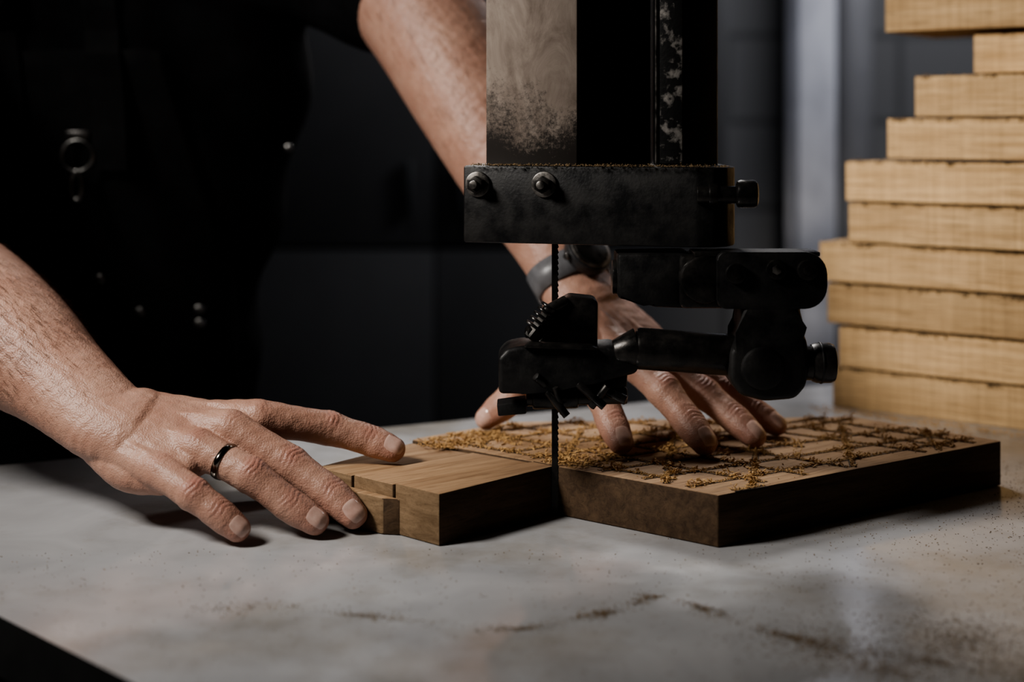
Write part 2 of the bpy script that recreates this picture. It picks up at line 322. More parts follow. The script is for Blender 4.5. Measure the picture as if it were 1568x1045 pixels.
# ------------------------------------------------------------------ carved panel being cut
pn=empty('carved_oak_panel')
HB=.0355
P1=(-.049,.956);P2=(.031,1.0365);P3=(.138,.9526);P4=(.385,1.1196);P5=(.29,1.215);P6=(.0,1.193);P7=(-.075,1.130)
PS2=(-.143,1.042)
def boardmesh(name,pts,lo,hi,bev=.0010):
    c=np.mean(pts,axis=0); a=math.radians(38)
    R=np.array([[math.cos(a),math.sin(a)],[-math.sin(a),math.cos(a)]])
    lp=[tuple(R@(np.array(p)-c)) for p in pts]
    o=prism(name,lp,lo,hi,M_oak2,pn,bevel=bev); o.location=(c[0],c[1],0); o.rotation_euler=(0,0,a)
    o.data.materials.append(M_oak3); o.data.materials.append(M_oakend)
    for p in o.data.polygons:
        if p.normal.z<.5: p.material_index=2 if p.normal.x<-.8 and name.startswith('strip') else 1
    return o
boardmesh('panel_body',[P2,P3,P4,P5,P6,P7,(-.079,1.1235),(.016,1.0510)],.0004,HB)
def lerp(a,b,t): return (a[0]+(b[0]-a[0])*t,a[1]+(b[1]-a[1])*t)
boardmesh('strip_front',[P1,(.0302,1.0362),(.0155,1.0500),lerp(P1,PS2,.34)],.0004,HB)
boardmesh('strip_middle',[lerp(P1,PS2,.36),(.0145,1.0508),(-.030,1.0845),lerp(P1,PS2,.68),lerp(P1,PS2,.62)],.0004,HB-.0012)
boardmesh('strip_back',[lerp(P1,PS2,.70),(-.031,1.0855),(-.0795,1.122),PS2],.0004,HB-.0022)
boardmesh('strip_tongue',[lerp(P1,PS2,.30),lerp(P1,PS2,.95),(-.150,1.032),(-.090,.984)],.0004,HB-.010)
pts_body=[P2,P3,P4,P5,P6,P7,(.016,1.0510)]
pts_all=[P1,P2,P3,P4,P5,P6,P7,PS2]
def inside(x,y,poly):
    r=False;j=len(poly)-1
    for i in range(len(poly)):
        xi,yi=poly[i];xj,yj=poly[j]
        if (yi>y)!=(yj>y) and x<(xj-xi)*(y-yi)/(yj-yi)+xi: r=not r
        j=i
    return r
lines=[]
A1=math.radians(32);A2=math.radians(-38);A3=math.radians(80)
for a0,sp,off,pd in ((A1,.031,.006,.15),(A2,.036,.004,.25),(A3,.070,.03,.4)):
    for k in range(-9,10):
        a=a0+rng.uniform(-.06,.06); dx,dy=math.cos(a),math.sin(a); jo=rng.uniform(-.005,.005)
        cx=.15-math.sin(a0)*(k*sp+off+jo); cy=1.10+math.cos(a0)*(k*sp+off+jo)
        ss=np.array([s for s in np.arange(-.34,.34,.002) if inside(cx+dx*s,cy+dy*s,pts_body)])
        if len(ss)<14: continue
        cuts=np.where(np.diff(ss)>.003)[0]; runs=np.split(ss,cuts+1)
        for r_ in runs:
            if len(r_)<14: continue
            s0,s1=r_[0]+.006,r_[-1]-.006
            if rng.random()<pd:
                if rng.random()<.5: s0+=(s1-s0)*rng.uniform(.15,.4)
                else: s1-=(s1-s0)*rng.uniform(.15,.4)
            lines.append((cx,cy,dx,dy,s0,s1,a))
cr=[]; crf=[]
for i,(cx,cy,dx,dy,s0,s1,a) in enumerate(lines):
    m=(s0+s1)/2
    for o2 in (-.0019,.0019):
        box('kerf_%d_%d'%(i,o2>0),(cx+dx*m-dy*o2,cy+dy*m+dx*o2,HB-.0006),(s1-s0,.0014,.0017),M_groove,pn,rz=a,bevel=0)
    n=int((s1-s0)*3600); ph=rng.uniform(0,9)
    for j in range(n):
        s=rng.uniform(s0,s1); clump=max(0,.30+.5*math.sin(s*120+ph)+.35*math.sin(s*330+2*ph))
        if rng.random()>.04+clump*.75: continue
        w=rng.normal()*.0017*(0.5+clump)
        x=cx+dx*s-dy*w;y=cy+dy*s+dx*w
        if inside(x,y,pts_body): cr.append((x,y,HB+abs(rng.normal())*.0015*(.4+clump)))
    for j in range(int((s1-s0)*4500)):   # fine fill lying in the kerfs
        s=rng.uniform(s0,s1); w=rng.normal()*.0013; x=cx+dx*s-dy*w;y=cy+dy*s+dx*w
        if inside(x,y,pts_body): crf.append((x,y,HB+.0003+abs(rng.normal())*.0003))
for j in range(500):
    x=rng.uniform(-.08,.385);y=rng.uniform(.95,1.22)
    if inside(x,y,pts_body): crf.append((x,y,HB+.0003))
for j in range(380):
    x=rng.normal()*.014+.045;y=rng.normal()*.014+1.05
    if inside(x,y,pts_body): cr.append((x,y,HB+.0006+abs(rng.normal())*.001))
for j in range(650):
    t=rng.uniform(0,1); x=-.066+.07*t+rng.normal()*.006; y=1.118-.022*math.sin(t*7)+rng.normal()*.004
    if inside(x,y,pts_all): cr.append((x,y,HB+abs(rng.normal())*.0012))
crumbs('sawdust_on_panel',cr,.0012,M_dust,pn,elong=2.8)
crumbs('sawdust_in_kerfs',crf,.0006,M_dust,pn,elong=2.2)
# ------------------------------------------------------------------ sawdust on the table
cr=[]
def trail(pts,n,w,lst,drop=.8):
    Q=catmull(np.array(pts),12)
    for i in range(n):
        t=rng.uniform(0,len(Q)-1.001); k=int(t); p=Q[k]+(Q[k+1]-Q[k])*(t-k); ww=w*(.4+1.5*abs(math.sin(t*.37)))
        if rng.random()<drop*abs(math.sin(t*.21+1)): continue
        lst.append((p[0]+rng.normal()*ww,p[1]+rng.normal()*ww,.0002+abs(rng.normal())*.0002))
trail([(-.136,.835),(-.07,.815),(-.0015,.797),(.04,.815),(.0675,.835),(.0885,.853),(.118,.825),(.150,.787),(.198,.762),(.26,.722)],6500,.0024,cr,.97)
trail([(-.19,.83),(-.165,.832),(-.136,.835)],350,.0045,cr)
trail([(.15,.787),(.175,.765),(.19,.74),(.25,.70)],7000,.012,cr)
trail([(.26,.80),(.24,.77),(.27,.73),(.25,.70)],9000,.018,cr)
for j in range(16000):
    a=rng.uniform(0,1)**.6; x=.14+.55*a+rng.normal()*.05; y=.70+.75*rng.uniform(0,1)
    if y<1.10+.45*(x-.2): cr.append((x,y,.0002))
for j in range(1200): cr.append((rng.uniform(-.35,.2),rng.uniform(.72,.95),.0002))
big=[]
for j in range(1800):
    x=.30+rng.uniform(0,.4);y=1.42-.784*(x-.33)-abs(rng.normal())*.02
    if x<.66: big.append((x,y,.0006+abs(rng.normal())*.0015))
for j in range(1500):
    x=rng.uniform(.18,.42);y=1.26+rng.normal()*.025+.1*(x-.3)
    big.append((x,y,.0006+abs(rng.normal())*.002))
f_=lambda L:[p for p in L if inside(p[0],p[1],tpoly) and not inside(p[0],p[1],pts_all)]
sp_=empty('sawdust')
crumbs('fine_dust',f_(cr),.00048,M_dustt,sp_,elong=2.0)
crumbs('chips',f_(big),.0010,M_dust,sp_,elong=2.2)

# ------------------------------------------------------------------ bandsaw
bs=empty('bandsaw')
def vx(v,Y): return (v-784)*Y/2178
def vz(v,Y): return .28-(v-200)*Y/2178
ZT=.80
prism('guide_post_tube',[(-.0195,1.0455),(.0483,1.0205),(.104,1.060),(.090,1.085),(.0,1.085)],.25,ZT,M_blk,bs,bevel=.002)
fn=np.array([-.346,-.938,0])
c=np.array([.0144,1.033,0])+fn*.0008
box('post_wear_face',(c[0],c[1],(.2549+ZT)/2),(.0700,.0022,ZT-.2549),M_plate,bs,rz=math.atan2(-.025,.0678),bevel=.0008)
prism('blade_guard',[(.1048,1.036),(.126,1.031),(.1515,1.046),(.1515,1.09),(.106,1.09)],.25,ZT,M_blk,bs,bevel=.0015)
M_mott=noisemat('flaked_paint_steel',(.012,.012,.012),(.30,.28,.26),.45,.3,scale=70,lo=.52,hi=.62,bump=.3)
box('guard_scale',(.1155,1.0325,(.256+ZT)/2),(.0165,.002,ZT-.256),M_mott,bs,rz=-.23,bevel=.0005)
box('guard_edge',(.1050,1.0345,(.256+ZT)/2),(.0016,.0035,ZT-.256),M_steel,bs,rz=-.23,bevel=.0003)
blk=[(-.035,1.030),(.128,.984),(.140,.984),(.150,.990),(.156,1.000),(.1585,1.012),(.1585,1.085),(.150,1.095),(-.028,1.098)]
prism('clamp_block',blk,.199,.2545,M_blk,bs,bevel=.0015,seg=2)
n1=(-.272,-.962,0)
bolt('bolt_1',(-.0245,1.0270,.2412),n1,bs); bolt('bolt_2',(.0232,1.0137,.2415),n1,bs)
cyl('lock_stem',(.128,.984,.2355),(.158,.981,.2355),.0062,M_blk2,bs)
cyl('lock_collar',(.136,.983,.2355),(.142,.9825,.2355),.0078,M_blk2,bs)
cyl('lock_knob',(.1545,.981,.2362),(.1695,.980,.2362),.0098,M_blk2,bs,bevel=.003)
crt=[rng.uniform(-.03,.15) for _ in range(1100)]
crt=[(x,1.022-(x+.035)*.282+abs(rng.normal())*.006+.002,.2549+abs(rng.normal())*.0007) for x in crt]
crumbs('dust_on_clamp',crt,.0006,M_dustt,bs)
bx,by=.0313,1.0345; z0,z1=-.034,ZT+.05
N=int((z1-z0)/.004)
pts=[(bx-.0024,z0)]
for i in range(N):
    z=z0+(z1-z0)*i/N; pts.append((bx+.0019,z)); pts.append((bx+.0027,z+.0012))
pts+= [(bx+.0022,z1),(bx-.0024,z1)]
prism('blade',pts,by-.0004,by+.0004,M_blk2,bs,axis='Y',bevel=0)
def vp(L,Y): return [(vx(a,Y),vz(b,Y)) for a,b in L]
prism('arm_block',vp([(945,388),(1052,386),(1060,390),(1060,466),(1050,470),(1000,468),(985,462),(945,455)],1.0),.990,1.035,M_blk,bs,axis='Y',bevel=.002)
cyl('arm_end_cap',(vx(937,1.01),1.01,vz(425,1.01)),(vx(952,1.01),1.01,vz(425,1.01)),.0125,M_blk2,bs)
def rrect(x0,x1,z0,z1,rl,rr_,n=7):
    p=[]
    for cx,cz,a0,r in ((x1-rr_,z0+rr_,-90,rr_),(x1-rr_,z1-rr_,0,rr_),(x0+rl,z1-rl,90,rl),(x0+rl,z0+rl,180,rl)):
        p+=[(cx+r*math.cos(math.radians(a0+k*90/n)),cz+r*math.sin(math.radians(a0+k*90/n))) for k in range(n+1)]
    return p
Yl=.972
prism('swing_link',rrect(vx(1098,Yl),vx(1266,Yl),vz(473,Yl),vz(386,Yl),.006,.0150),Yl-.002,1.000,M_blk,bs,axis='Y',bevel=.002,seg=3)
box('link_plate_top',((vx(1060,.99)+vx(1250,.99))/2,.992,vz(386,.99)-.0005),(vx(1250,.99)-vx(1060,.99),.030,.003),M_blk2,bs,bevel=.0008)
box('link_neck',((vx(1045,.99)+vx(1135,.99))/2,.997,vz(430,.99)),(.045,.032,.037),M_blk2,bs,bevel=.003)
zc=vz(428,.98)
cyl('link_boss',(vx(1078,.98),.975,zc),(vx(1078,.98),1.03,zc),.0165,M_blk2,bs,bevel=.002)
for i,(a,b2) in enumerate([(1128,420),(1190,414),(1238,415)]):
    x=vx(a,.965);z=vz(b2,.965)
    cyl('link_screw_%d'%i,(x,.9715,z),(x,.966,z),.0070,M_blk2,bs,bevel=.001); cyl('link_socket_%d'%i,(x,.9665,z),(x,.9650,z),.0034,M_blk2 if i!=1 else M_steel,bs,n=6,bevel=.0004)
prism('drop_post',vp([(1130,462),(1220,462),(1220,500),(1230,516),(1234,560),(1228,588),(1212,606),(1165,610),(1128,600),(1112,576),(1114,534),(1130,508)],.985),.970,1.005,M_blk,bs,axis='Y',bevel=.004,seg=3)
cyl('drop_boss',(vx(1168,.97),.9665,vz(565,.97)),(vx(1168,.97),1.008,vz(565,.97)),.0150,M_blk,bs,bevel=.003)
zk=vz(556,.985)
cyl('side_knob_neck',(vx(1225,.985),.985,zk),(vx(1248,.985),.985,zk),.012,M_blk2,bs)
cyl('side_knob',(vx(1240,.985),.985,zk),(vx(1279,.985),.985,zk),.0138,M_blk2,bs,n=40,bevel=.004)
cyl('side_knob_groove',(vx(1254,.985),.985,zk),(vx(1258,.985),.985,zk),.0145,M_blk,bs)
zr=vz(538,.99)
cyl('guide_rod',(vx(972,.99),.990,zr+.002),(vx(1125,.99),.990,zr-.003),.0145,M_blk2,bs,n=48,bevel=.003)
cyl('guide_rod_taper',(vx(940,.99),.990,zr-.001),(vx(976,.99),.990,zr+.002),.0085,M_blk2,bs,n=48,r2=.0142)
prism('guide_head',vp([(763,543),(776,529),(800,524),(850,527),(905,532),(930,526),(960,532),(978,545),(972,566),(915,580),(880,586),(850,593),(800,597),(764,597)],1.0),.982,1.026,M_blk,bs,axis='Y',bevel=.003,seg=3)
prism('guide_head_ridge',vp([(800,530),(812,522),(905,526),(918,534)],.99),.978,.990,M_blk2,bs,axis='Y',bevel=.002)
prism('guide_upright',vp([(826,527),(840,500),(848,480),(858,462),(872,453),(910,457),(915,462),(914,530)],1.0),.992,1.020,M_blk2,bs,axis='Y',bevel=.002)
for i,(a,b2,c2,d2,rr) in enumerate([(812,520,842,484,.0058),(822,506,852,470,.0036),(806,508,830,512,.0045),(835,478,868,462,.0042)]):
    cyl('adjust_screw_%d'%i,(vx(a,.99),.990,vz(b2,.99)),(vx(c2,.99),.994,vz(d2,.99)),rr,M_blk2,bs,n=6 if i%2==0 else 20,bevel=.0005)
for i in range(5):
    a=816+i*6; cyl('thread_%d'%i,(vx(a,.989),.9885,vz(500-i*7,.989)),(vx(a+2,.989),.9885,vz(497-i*7,.989)),.0062,M_blk2,bs,bevel=.0003)
cyl('lower_guide_pin',(vx(806,.995),.995,vz(610,.995)),(vx(960,.995),.995,vz(606,.995)),.0058,M_blk2,bs,n=24)
cyl('lower_guide_sleeve',(vx(815,.995),.995,vz(608,.995)),(vx(885,.995),.995,vz(606,.995)),.0088,M_blk2,bs,n=24,bevel=.0015)
prism('lower_finger_plate',vp([(761,616),(806,610),(806,630),(763,634)],1.0),.990,1.012,M_blk,bs,axis='Y',bevel=.001)
for i,(a,b2,c2,d2,w) in enumerate([(838,600,868,636,.0028),(862,634,850,592,.0022),(885,588,925,622,.0030),(905,624,930,590,.0026),(930,600,958,612,.0034),(835,590,820,575,.003)]):
    Yy=.984
    cyl('wing_screw_%d'%i,(vx(a,Yy),Yy,vz(b2,Yy)),(vx(c2,Yy),Yy-.004,vz(d2,Yy)),w,M_blk2,bs,n=14,bevel=.0004)
prism('lower_bracket',vp([(808,588),(960,566),(958,590),(900,600),(860,612),(835,612)],1.0),.992,1.018,M_blk,bs,axis='Y',bevel=.001)
box('upper_wheel_housing',(.52,1.07,1.07),(1.25,.16,.52),M_cab,bs,bevel=.02)
box('spine',(1.12,1.07,.12),(.16,.16,2.13),M_cab,bs,bevel=.01)
box('lower_cabinet',(.55,1.05,(F-.12)/2),(.95,.42,-F-.122),M_cab,bs,bevel=.01)

# ------------------------------------------------------------------ the man
man=empty('man')
nails=Acc()
def build_arm(name,wrist,MCP,FING,thumb,arm,scale=1.0,flip=1,ws=1.0,nailtilt=0.0):
    wrist=np.array(wrist); 
    idx,mid,rg,pk=[np.array(m) for m in MCP]
    up=nrm(np.cross(idx-wrist,pk-wrist)); 
    if up[2]<0: up=-up
    acc=Acc(); side=nrm(idx-pk); fw=nrm((idx+mid+rg+pk)/4-wrist); side=nrm(side-fw*np.dot(side,fw))
    mean=(idx+mid+rg+pk)/4; half=abs(np.dot(idx-pk,side))/2
    P=[list(p) for p in arm]+[[*wrist,.0315*ws,.0230*ws],[*(wrist+fw*.022-up*.002),.0345*ws,.0215*ws]]
    tube(acc,P,up,n=7,seg=40)
    tube(acc,[[*(wrist-fw*.006),.0300*ws,.0215*ws],[*(wrist*.66+mean*.34-up*.003),.0360*ws,.0195],[*(wrist*.33+mean*.67-up*.004),half+.0065,.0165],[*(mean-up*.004-fw*.006),half+.0060,.0130]],up,n=7,seg=44)
    sc=[1.0,1.03,.99,.92]
    offs=[.018,.006,-.007,-.020]
    kn=[]
    for k,(m,f) in enumerate(zip((idx,mid,rg,pk),FING)):
        s=sc[k]*scale; pip,dip,tip=[np.array(x) for x in f]
        base=wrist+side*offs[k]+fw*.012
        tube(acc,[[*(base-up*.001),.0125,.0125],[*((base+m)/2-up*.0030),.0125,.0125],[*(m-up*.0012),.0112*s,.0114*s]],up,n=6,seg=20)
        tube(acc,[[*(base+up*.0088),.0022,.0026],[*((base+m)/2+up*.0086),.0026,.0028],[*(m+up*.0070*s),.0040,.0038]],up,n=6,seg=10)
        a=m*.5+pip*.5; b=pip*.5+dip*.5
        tube(acc,[[*(m-up*.001),.0112*s,.0114*s],[*a,.0101*s,.0097*s],[*(pip*.85+m*.15),.0101*s,.0098*s],[*pip,.0106*s,.0103*s],[*(pip*.8+dip*.2),.0099*s,.0095*s],[*b,.0093*s,.0087*s],[*dip,.0095*s,.0088*s],[*(dip*.55+tip*.45),.0091*s,.0083*s],[*tip,.0080*s,.0070*s]],up,n=5,seg=24)
        kn.append((pip,nrm(dip-m),1.0,s)); kn.append((dip,nrm(tip-pip),.7,s)); kn.append((m,nrm(pip-m),.4,s*1.25))
        nails_spec.append((k,dip,tip,s))
    ms=(idx,mid,rg,pk)
    for i in range(3):
        fa=np.array(FING[i][0]);fb=np.array(FING[i+1][0])
        for q_,w_,h_ in ((0,.0105,.0100),(.14,.009,.0092),(.28,.006,.007)):
            qa=ms[i]*(1-q_)+fa*q_;qb=ms[i+1]*(1-q_)+fb*q_
            tube(acc,[[*(qa-up*.0045),w_,h_],[*(qb-up*.0045),w_,h_]],fw,n=4,seg=14)
    h0=wrist-side*.017-up*.010+fw*.004
    tube(acc,[[*h0,.015,.014],[*((h0+pk)/2-up*.008-side*.003),.0155,.0150],[*(pk-up*.009),.0110,.0105]],up,n=6,seg=20)
    c,m,ip,tp=[np.array(x) for x in thumb]
    tube(acc,[[*(wrist+side*.012-up*.008),.014,.014],[*c,.0165,.016],[*((c+m)/2),.0160,.0155],[*m,.0135,.013],[*((m+ip)/2),.0122,.0115],[*ip,.0128,.0118],[*((ip+tp)/2),.0120,.0105],[*tp,.0092,.0080]],up,n=5,seg=24)
    tube(acc,[[*((c+m)/2),.013,.012],[*((idx+wrist)/2-up*.008),.015,.012],[*(idx-up*.009),.010,.009]],up,n=5,seg=16)
    nails_spec.append((4,ip,tp,1.3))
    ob=remeshed(name,acc,.00085,14,M_skin,man)
    me=ob.data; co=getco(me); no=getno(me); tint=np.zeros(len(co)); disp=np.zeros(len(co))
    for c0,t,st_,s in kn:
        uu=nrm(up-t*np.dot(up,t)); sd=np.cross(t,uu)
        r=co-c0; near=np.where((r**2).sum(1)<(.020)**2)[0]
        if len(near)==0: continue
        rr=r[near]; a=rr@t; dd=rr@uu; ss=rr@sd
        mask=np.exp(-(a/.0066)**2)*np.clip(dd/.006,0,1)*np.exp(-(ss/.0095)**4)
        tint[near]=np.maximum(tint[near],.5*mask*st_)
        ph=rng.uniform(0,6)
        wr=np.cos(2*np.pi*(a+.0010*np.sin(ss*420+ph)+.12*ss*math.sin(ph))/.0036)
        disp[near]+=st_*mask*(-.00042*np.clip(wr,-.2,1))
    disp+=.00020*np.sin(co[:,0]*410+1.3*np.sin(co[:,1]*330))*np.sin(co[:,1]*380+co[:,2]*290)
    for (k,dp,tp_,s) in nails_spec[-5:]:
        dist=np.linalg.norm(co-np.array(tp_),axis=1); tint=np.maximum(tint,.42*np.exp(-(dist/.014)**2))
    co=co+no*disp[:,None]; me.vertices.foreach_set('co',co.ravel()); 
    at=me.attributes.new('tint','FLOAT','POINT'); at.data.foreach_set('value',tint.astype(np.float32)); me.update()
    bvh=BVHTree.FromPolygons([tuple(v) for v in co],[tuple(p.vertices) for p in me.polygons])
    for (k,dp,tp_,s) in nails_spec[-5:]:
        dp=np.array(dp);tp_=np.array(tp_); t=nrm(tp_-dp)
        uu=nrm(up+np.array([0,-nailtilt,0])); uu=nrm(uu-t*np.dot(uu,t)); 
        if k==4: uu=nrm(uu+ flip*side*.35); uu=nrm(uu-t*np.dot(uu,t))
        sd=np.cross(t,uu); NU,NV=16,16; V=[];Fc=[]
        c0=tp_-t*.0002*s; hl=.0060*s; hw=.0058*s
        for i in range(NU+1):
            for j in range(NV+1):
                a=i/NU*2-1;b=j/NV*2-1
                ax=a*math.sqrt(1-.28*b*b); bx_=b*math.sqrt(1-.42*a*a)
                p=c0+t*ax*hl+sd*bx_*hw
                hit=bvh.ray_cast(Vector(p+uu*.02),Vector(-uu),.04)
                q=np.array(hit[0]) if hit[0] is not None else p
                e=max(abs(a),abs(b)); off=.00040*(1-e**6)-.0003*e**6
                if a>.80 and abs(b)<.8: off+=.0003
                V.append(q+uu*off); 
        for i in range(NU):
            for j in range(NV):
                q0=i*(NV+1)+j; Fc.append((q0,q0+1,q0+NV+2,q0+NV+1))
        nails.add(V,Fc)
    return ob,up,side,bvh,co,no
def band(name,bvh,c,t,up,prof,mat,out=.08,N=96):
    """closed band that follows the skin surface around an axis"""
    s=nrm(np.cross(t,up));uu=np.cross(s,t); V=[];Fc=[];K=len(prof); R=[]
    for i in range(N):
        a=2*math.pi*i/N; dr=s*math.cos(a)+uu*math.sin(a)
        r=0
        for ax in (prof[0][0],0,prof[-1][0]):
            h=bvh.ray_cast(Vector(c+t*ax*.6+dr*out),Vector(-dr),out)
            if h[0] is not None: r=max(r,out-h[3])
        R.append(r if r>0 else .01)
    R=np.array(R)
    for _ in range(3): R=(np.roll(R,1)+R+np.roll(R,-1))/3
    for i in range(N):
        a=2*math.pi*i/N; dr=s*math.cos(a)+uu*math.sin(a)
        for ax,o in prof: V.append(c+t*ax+dr*(R[i]+o))
    for i in range(N):
        for j in range(K):
            k=(i+1)%N;q=(j+1)%K; Fc.append((i*K+j,i*K+q,k*K+q,k*K+j))
    return from_np(name,V,Fc,mat,man,smooth=True),s,uu,R
nails_spec=[]
wA=(-.2927,1.030,.0690)
armA=[[-.575,1.300,.325,.054,.054],[-.545,1.235,.245,.052,.052],[-.500,1.165,.172,.050,.053],[-.440,1.125,.146,.055,.055],[-.385,1.092,.118,.050,.048],[-.335,1.058,.092,.0385,.033]]
mA_ring=(-.222,1.0,.0575); pA_ring=(-.1806,.985,.0410)
A=build_arm('right_arm',wA,[(-.1847,1.035,.0710),(-.2021,1.015,.0675),mA_ring,(-.2437,.985,.0445)],
  [((-.135,1.052,.0595),(-.106,1.054,.0505),(-.0875,1.051,.0440)),
   ((-.157,1.006,.0440),(-.127,.996,.0255),(-.1100,.988,.0125)),
   (pA_ring,(-.153,.979,.0220),(-.1345,.976,.0112)),
   ((-.216,.966,.0325),(-.198,.961,.0210),(-.1845,.959,.0108))],
  [(-.268,1.052,.050),(-.232,1.074,.036),(-.200,1.082,.025),(-.174,1.082,.0145)],armA,scale=1.27,ws=1.06,nailtilt=.35)
wB=(.0530,1.195,.1500)
armB=[[-.19,1.45,.49,.058,.058],[-.13,1.385,.44,.058,.056],[-.083,1.33,.385,.056,.058],[-.040,1.290,.315,.054,.053],[.0,1.25,.243,.046,.045],[.030,1.222,.190,.036,.032]]
B=build_arm('left_arm',wB,[(.060,1.134,.0975),(.092,1.130,.100),(.121,1.146,.0915),(.1436,1.168,.0805)],
  [((.0685,1.100,.0760),(.0760,1.080,.0575),(.0815,1.066,.0460)),
   ((.117,1.098,.0790),(.1345,1.078,.0580),(.1440,1.064,.0460)),
   ((.152,1.124,.0720),(.173,1.104,.0560),(.1855,1.090,.0455)),
   ((.1755,1.158,.0670),(.196,1.145,.0535),(.2110,1.135,.0445))],
  [(.040,1.182,.117),(.021,1.164,.088),(-.003,1.156,.060),(-.022,1.157,.0450)],armB,scale=1.30,ws=1.08,nailtilt=.1)
from_np('fingernails',nails.V,nails.F,M_nail,man,smooth=True)
m=np.array(mA_ring);p=np.array(pA_ring); t=nrm(p-m); c=m+(p-m)*.52
band('finger_ring',A[3],c,t,A[1],[(-.0026,-.0004),(-.0022,.0007),(0,.0010),(.0022,.0007),(.0026,-.0004),(0,-.0008)],M_ring,out=.0148)
def hairs(res,armpts,n,tlo):
    ob,up,side,bvh,co,no=res; P=catmull(np.array(armpts),8)[:,:3]
    T=np.gradient(P,axis=0); T/=np.linalg.norm(T,axis=1)[:,None]
    sel=rng.choice(len(co),n*5)
    V=[];Fc=[];cnt=0
    for i in sel:
        if cnt>=n: break
        v=co[i]; k=np.argmin(((P-v)**2).sum(1)); 
        if k<tlo or k>=len(P)-1 and rng.random()<.8: continue
        if k>=len(P)-1 and np.linalg.norm(P[k]-v)>.055: continue
        nn=no[i]; 
        if nn@up<-.1+rng.normal()*.2: continue
        t=T[k]; L=rng.uniform(.006,.014)*(.6 if k>=len(P)-1 else 1); dirn=nrm(t*.9+nn*rng.uniform(.25,.6)+rng.normal(size=3)*.22-up*.1)
        w=nrm(np.cross(dirn,nn))*.00010; b=len(V)
        m=v+dirn*L*.5+nn*.0003; e=v+nrm(dirn+t*.4-nn*.25)*L
        V+= [v-w,v+w,m+w*.8,m-w*.8,e]; Fc+=[(b,b+1,b+2,b+3),(b+3,b+2,b+4)]; cnt+=1
    return V,Fc
V,Fc=hairs(A,armA,4800,16); from_np('arm_hair_right',V,Fc,M_armhair,man)
V,Fc=hairs(B,armB,1200,12); from_np('arm_hair_left',V,Fc,M_armhair,man)
wc=np.array((.0490,1.2000,.1590)); t=nrm(np.array(wB)-np.array((.0,1.25,.243)))
o,s,uu,R=band('watch_strap',B[3],wc,t,B[1],[(-.0115,.0004),(-.011,.0026),(.011,.0026),(.0115,.0004),(0,-.001)],M_wband,out=.07)
wp=wc+uu*(R[24]+.001); cyl('watch_case',wp,wp+uu*.010,.0205,M_rubber,man,n=48,bevel=.002)
cyl('watch_bezel',wp+uu*.0095,wp+uu*.0115,.0185,M_steel,man,n=48,bevel=.0008)
cyl('watch_face',wp+uu*.0112,wp+uu*.0120,.0155,M_blk2,man,n=48,bevel=.0002)
cyl('watch_crown',wp+s*.020+uu*.005,wp+s*.0245+uu*.005,.003,M_steel,man,n=16)

# clothed body
acc=Acc(); X0=-.455
tors=[(-.45,1.63,-.30,.165,.115),(-.452,1.63,-.18,.18,.125),(-.455,1.62,-.05,.168,.118),(-.452,1.60,.08,.168,.112),(-.445,1.575,.20,.190,.118),(-.438,1.545,.32,.215,.120),(-.434,1.51,.42,.215,.108),(-.442,1.49,.485,.15,.08),(-.44,1.478,.53,.075,.065)]
tube(acc,[list(t) for t in tors],np.array([0,-1,0]),n=5,seg=40)
tube(acc,[[-.30,1.52,.46,.080,.080],[-.245,1.49,.475,.088,.088],[-.18,1.43,.458,.084,.084],[-.104,1.360,.420,.0720,.0720]],np.array([0,0,1]),n=6,seg=28)
tube(acc,[[-.56,1.44,.42,.075,.075],[-.605,1.41,.40,.080,.080],[-.600,1.35,.355,.073,.073],[-.572,1.295,.300,.068,.068]],np.array([0,-1,.3]),n=6,seg=28)
sh=remeshed('t_shirt',acc,.006,6,M_shirt,man)
me=sh.data; co=getco(me); no=getno(me)
f=.004*np.sin(co[:,2]*46+6*np.sin(co[:,0]*11+co[:,1]*7))+.003*np.sin(co[:,0]*60+co[:,2]*30)
me.vertices.foreach_set('co',(co+no*f[:,None]).ravel()); me.update()
bv=BVHTree.FromPolygons([v.co[:] for v in me.vertices],[tuple(p.vertices) for p in me.polygons])
V=[];Fc=[];NU,NV=40,60
for i in range(NV+1):
    z=-.55+ (.36+.55)*i/NV
    hw=.155 if z<.12 else .155-.05*min(1,(z-.12)/.24)
    for j in range(NU+1):
        x=-.452+hw*(j/NU*2-1); hit=bv.ray_cast(Vector((x,1.0,max(z,-.28))),Vector((0,1,0)),1.2)
        y=hit[0].y if hit[0] is not None else 1.6
        y=min(y,1.60)
        V.append((x,y-.011-.005*math.sin(x*50+z*9)*(1 if z<.1 else .4),z))
for i in range(NV):
    for j in range(NU):
        q=i*(NU+1)+j; Fc.append((q,q+1,q+NU+2,q+NU+1))
ap=from_np('work_apron',V,Fc,M_apron,man,smooth=True)
so=ap.modifiers.new('thick','SOLIDIFY'); so.thickness=.004
bv2=BVHTree.FromPolygons(V,Fc)
def hitp(x,z):
    h=bv2.ray_cast(Vector((x,1.0,z)),Vector((0,1,0)),1.2)
    if h[0] is None: h=bv.ray_cast(Vector((x,1.0,z)),Vector((0,1,0)),1.2)
    return (h[0].y if h[0] is not None else 1.5)
M_hw=noisemat('dull_nickel',(.10,.098,.095),(.22,.215,.21),.3,1,scale=80,bump=0)
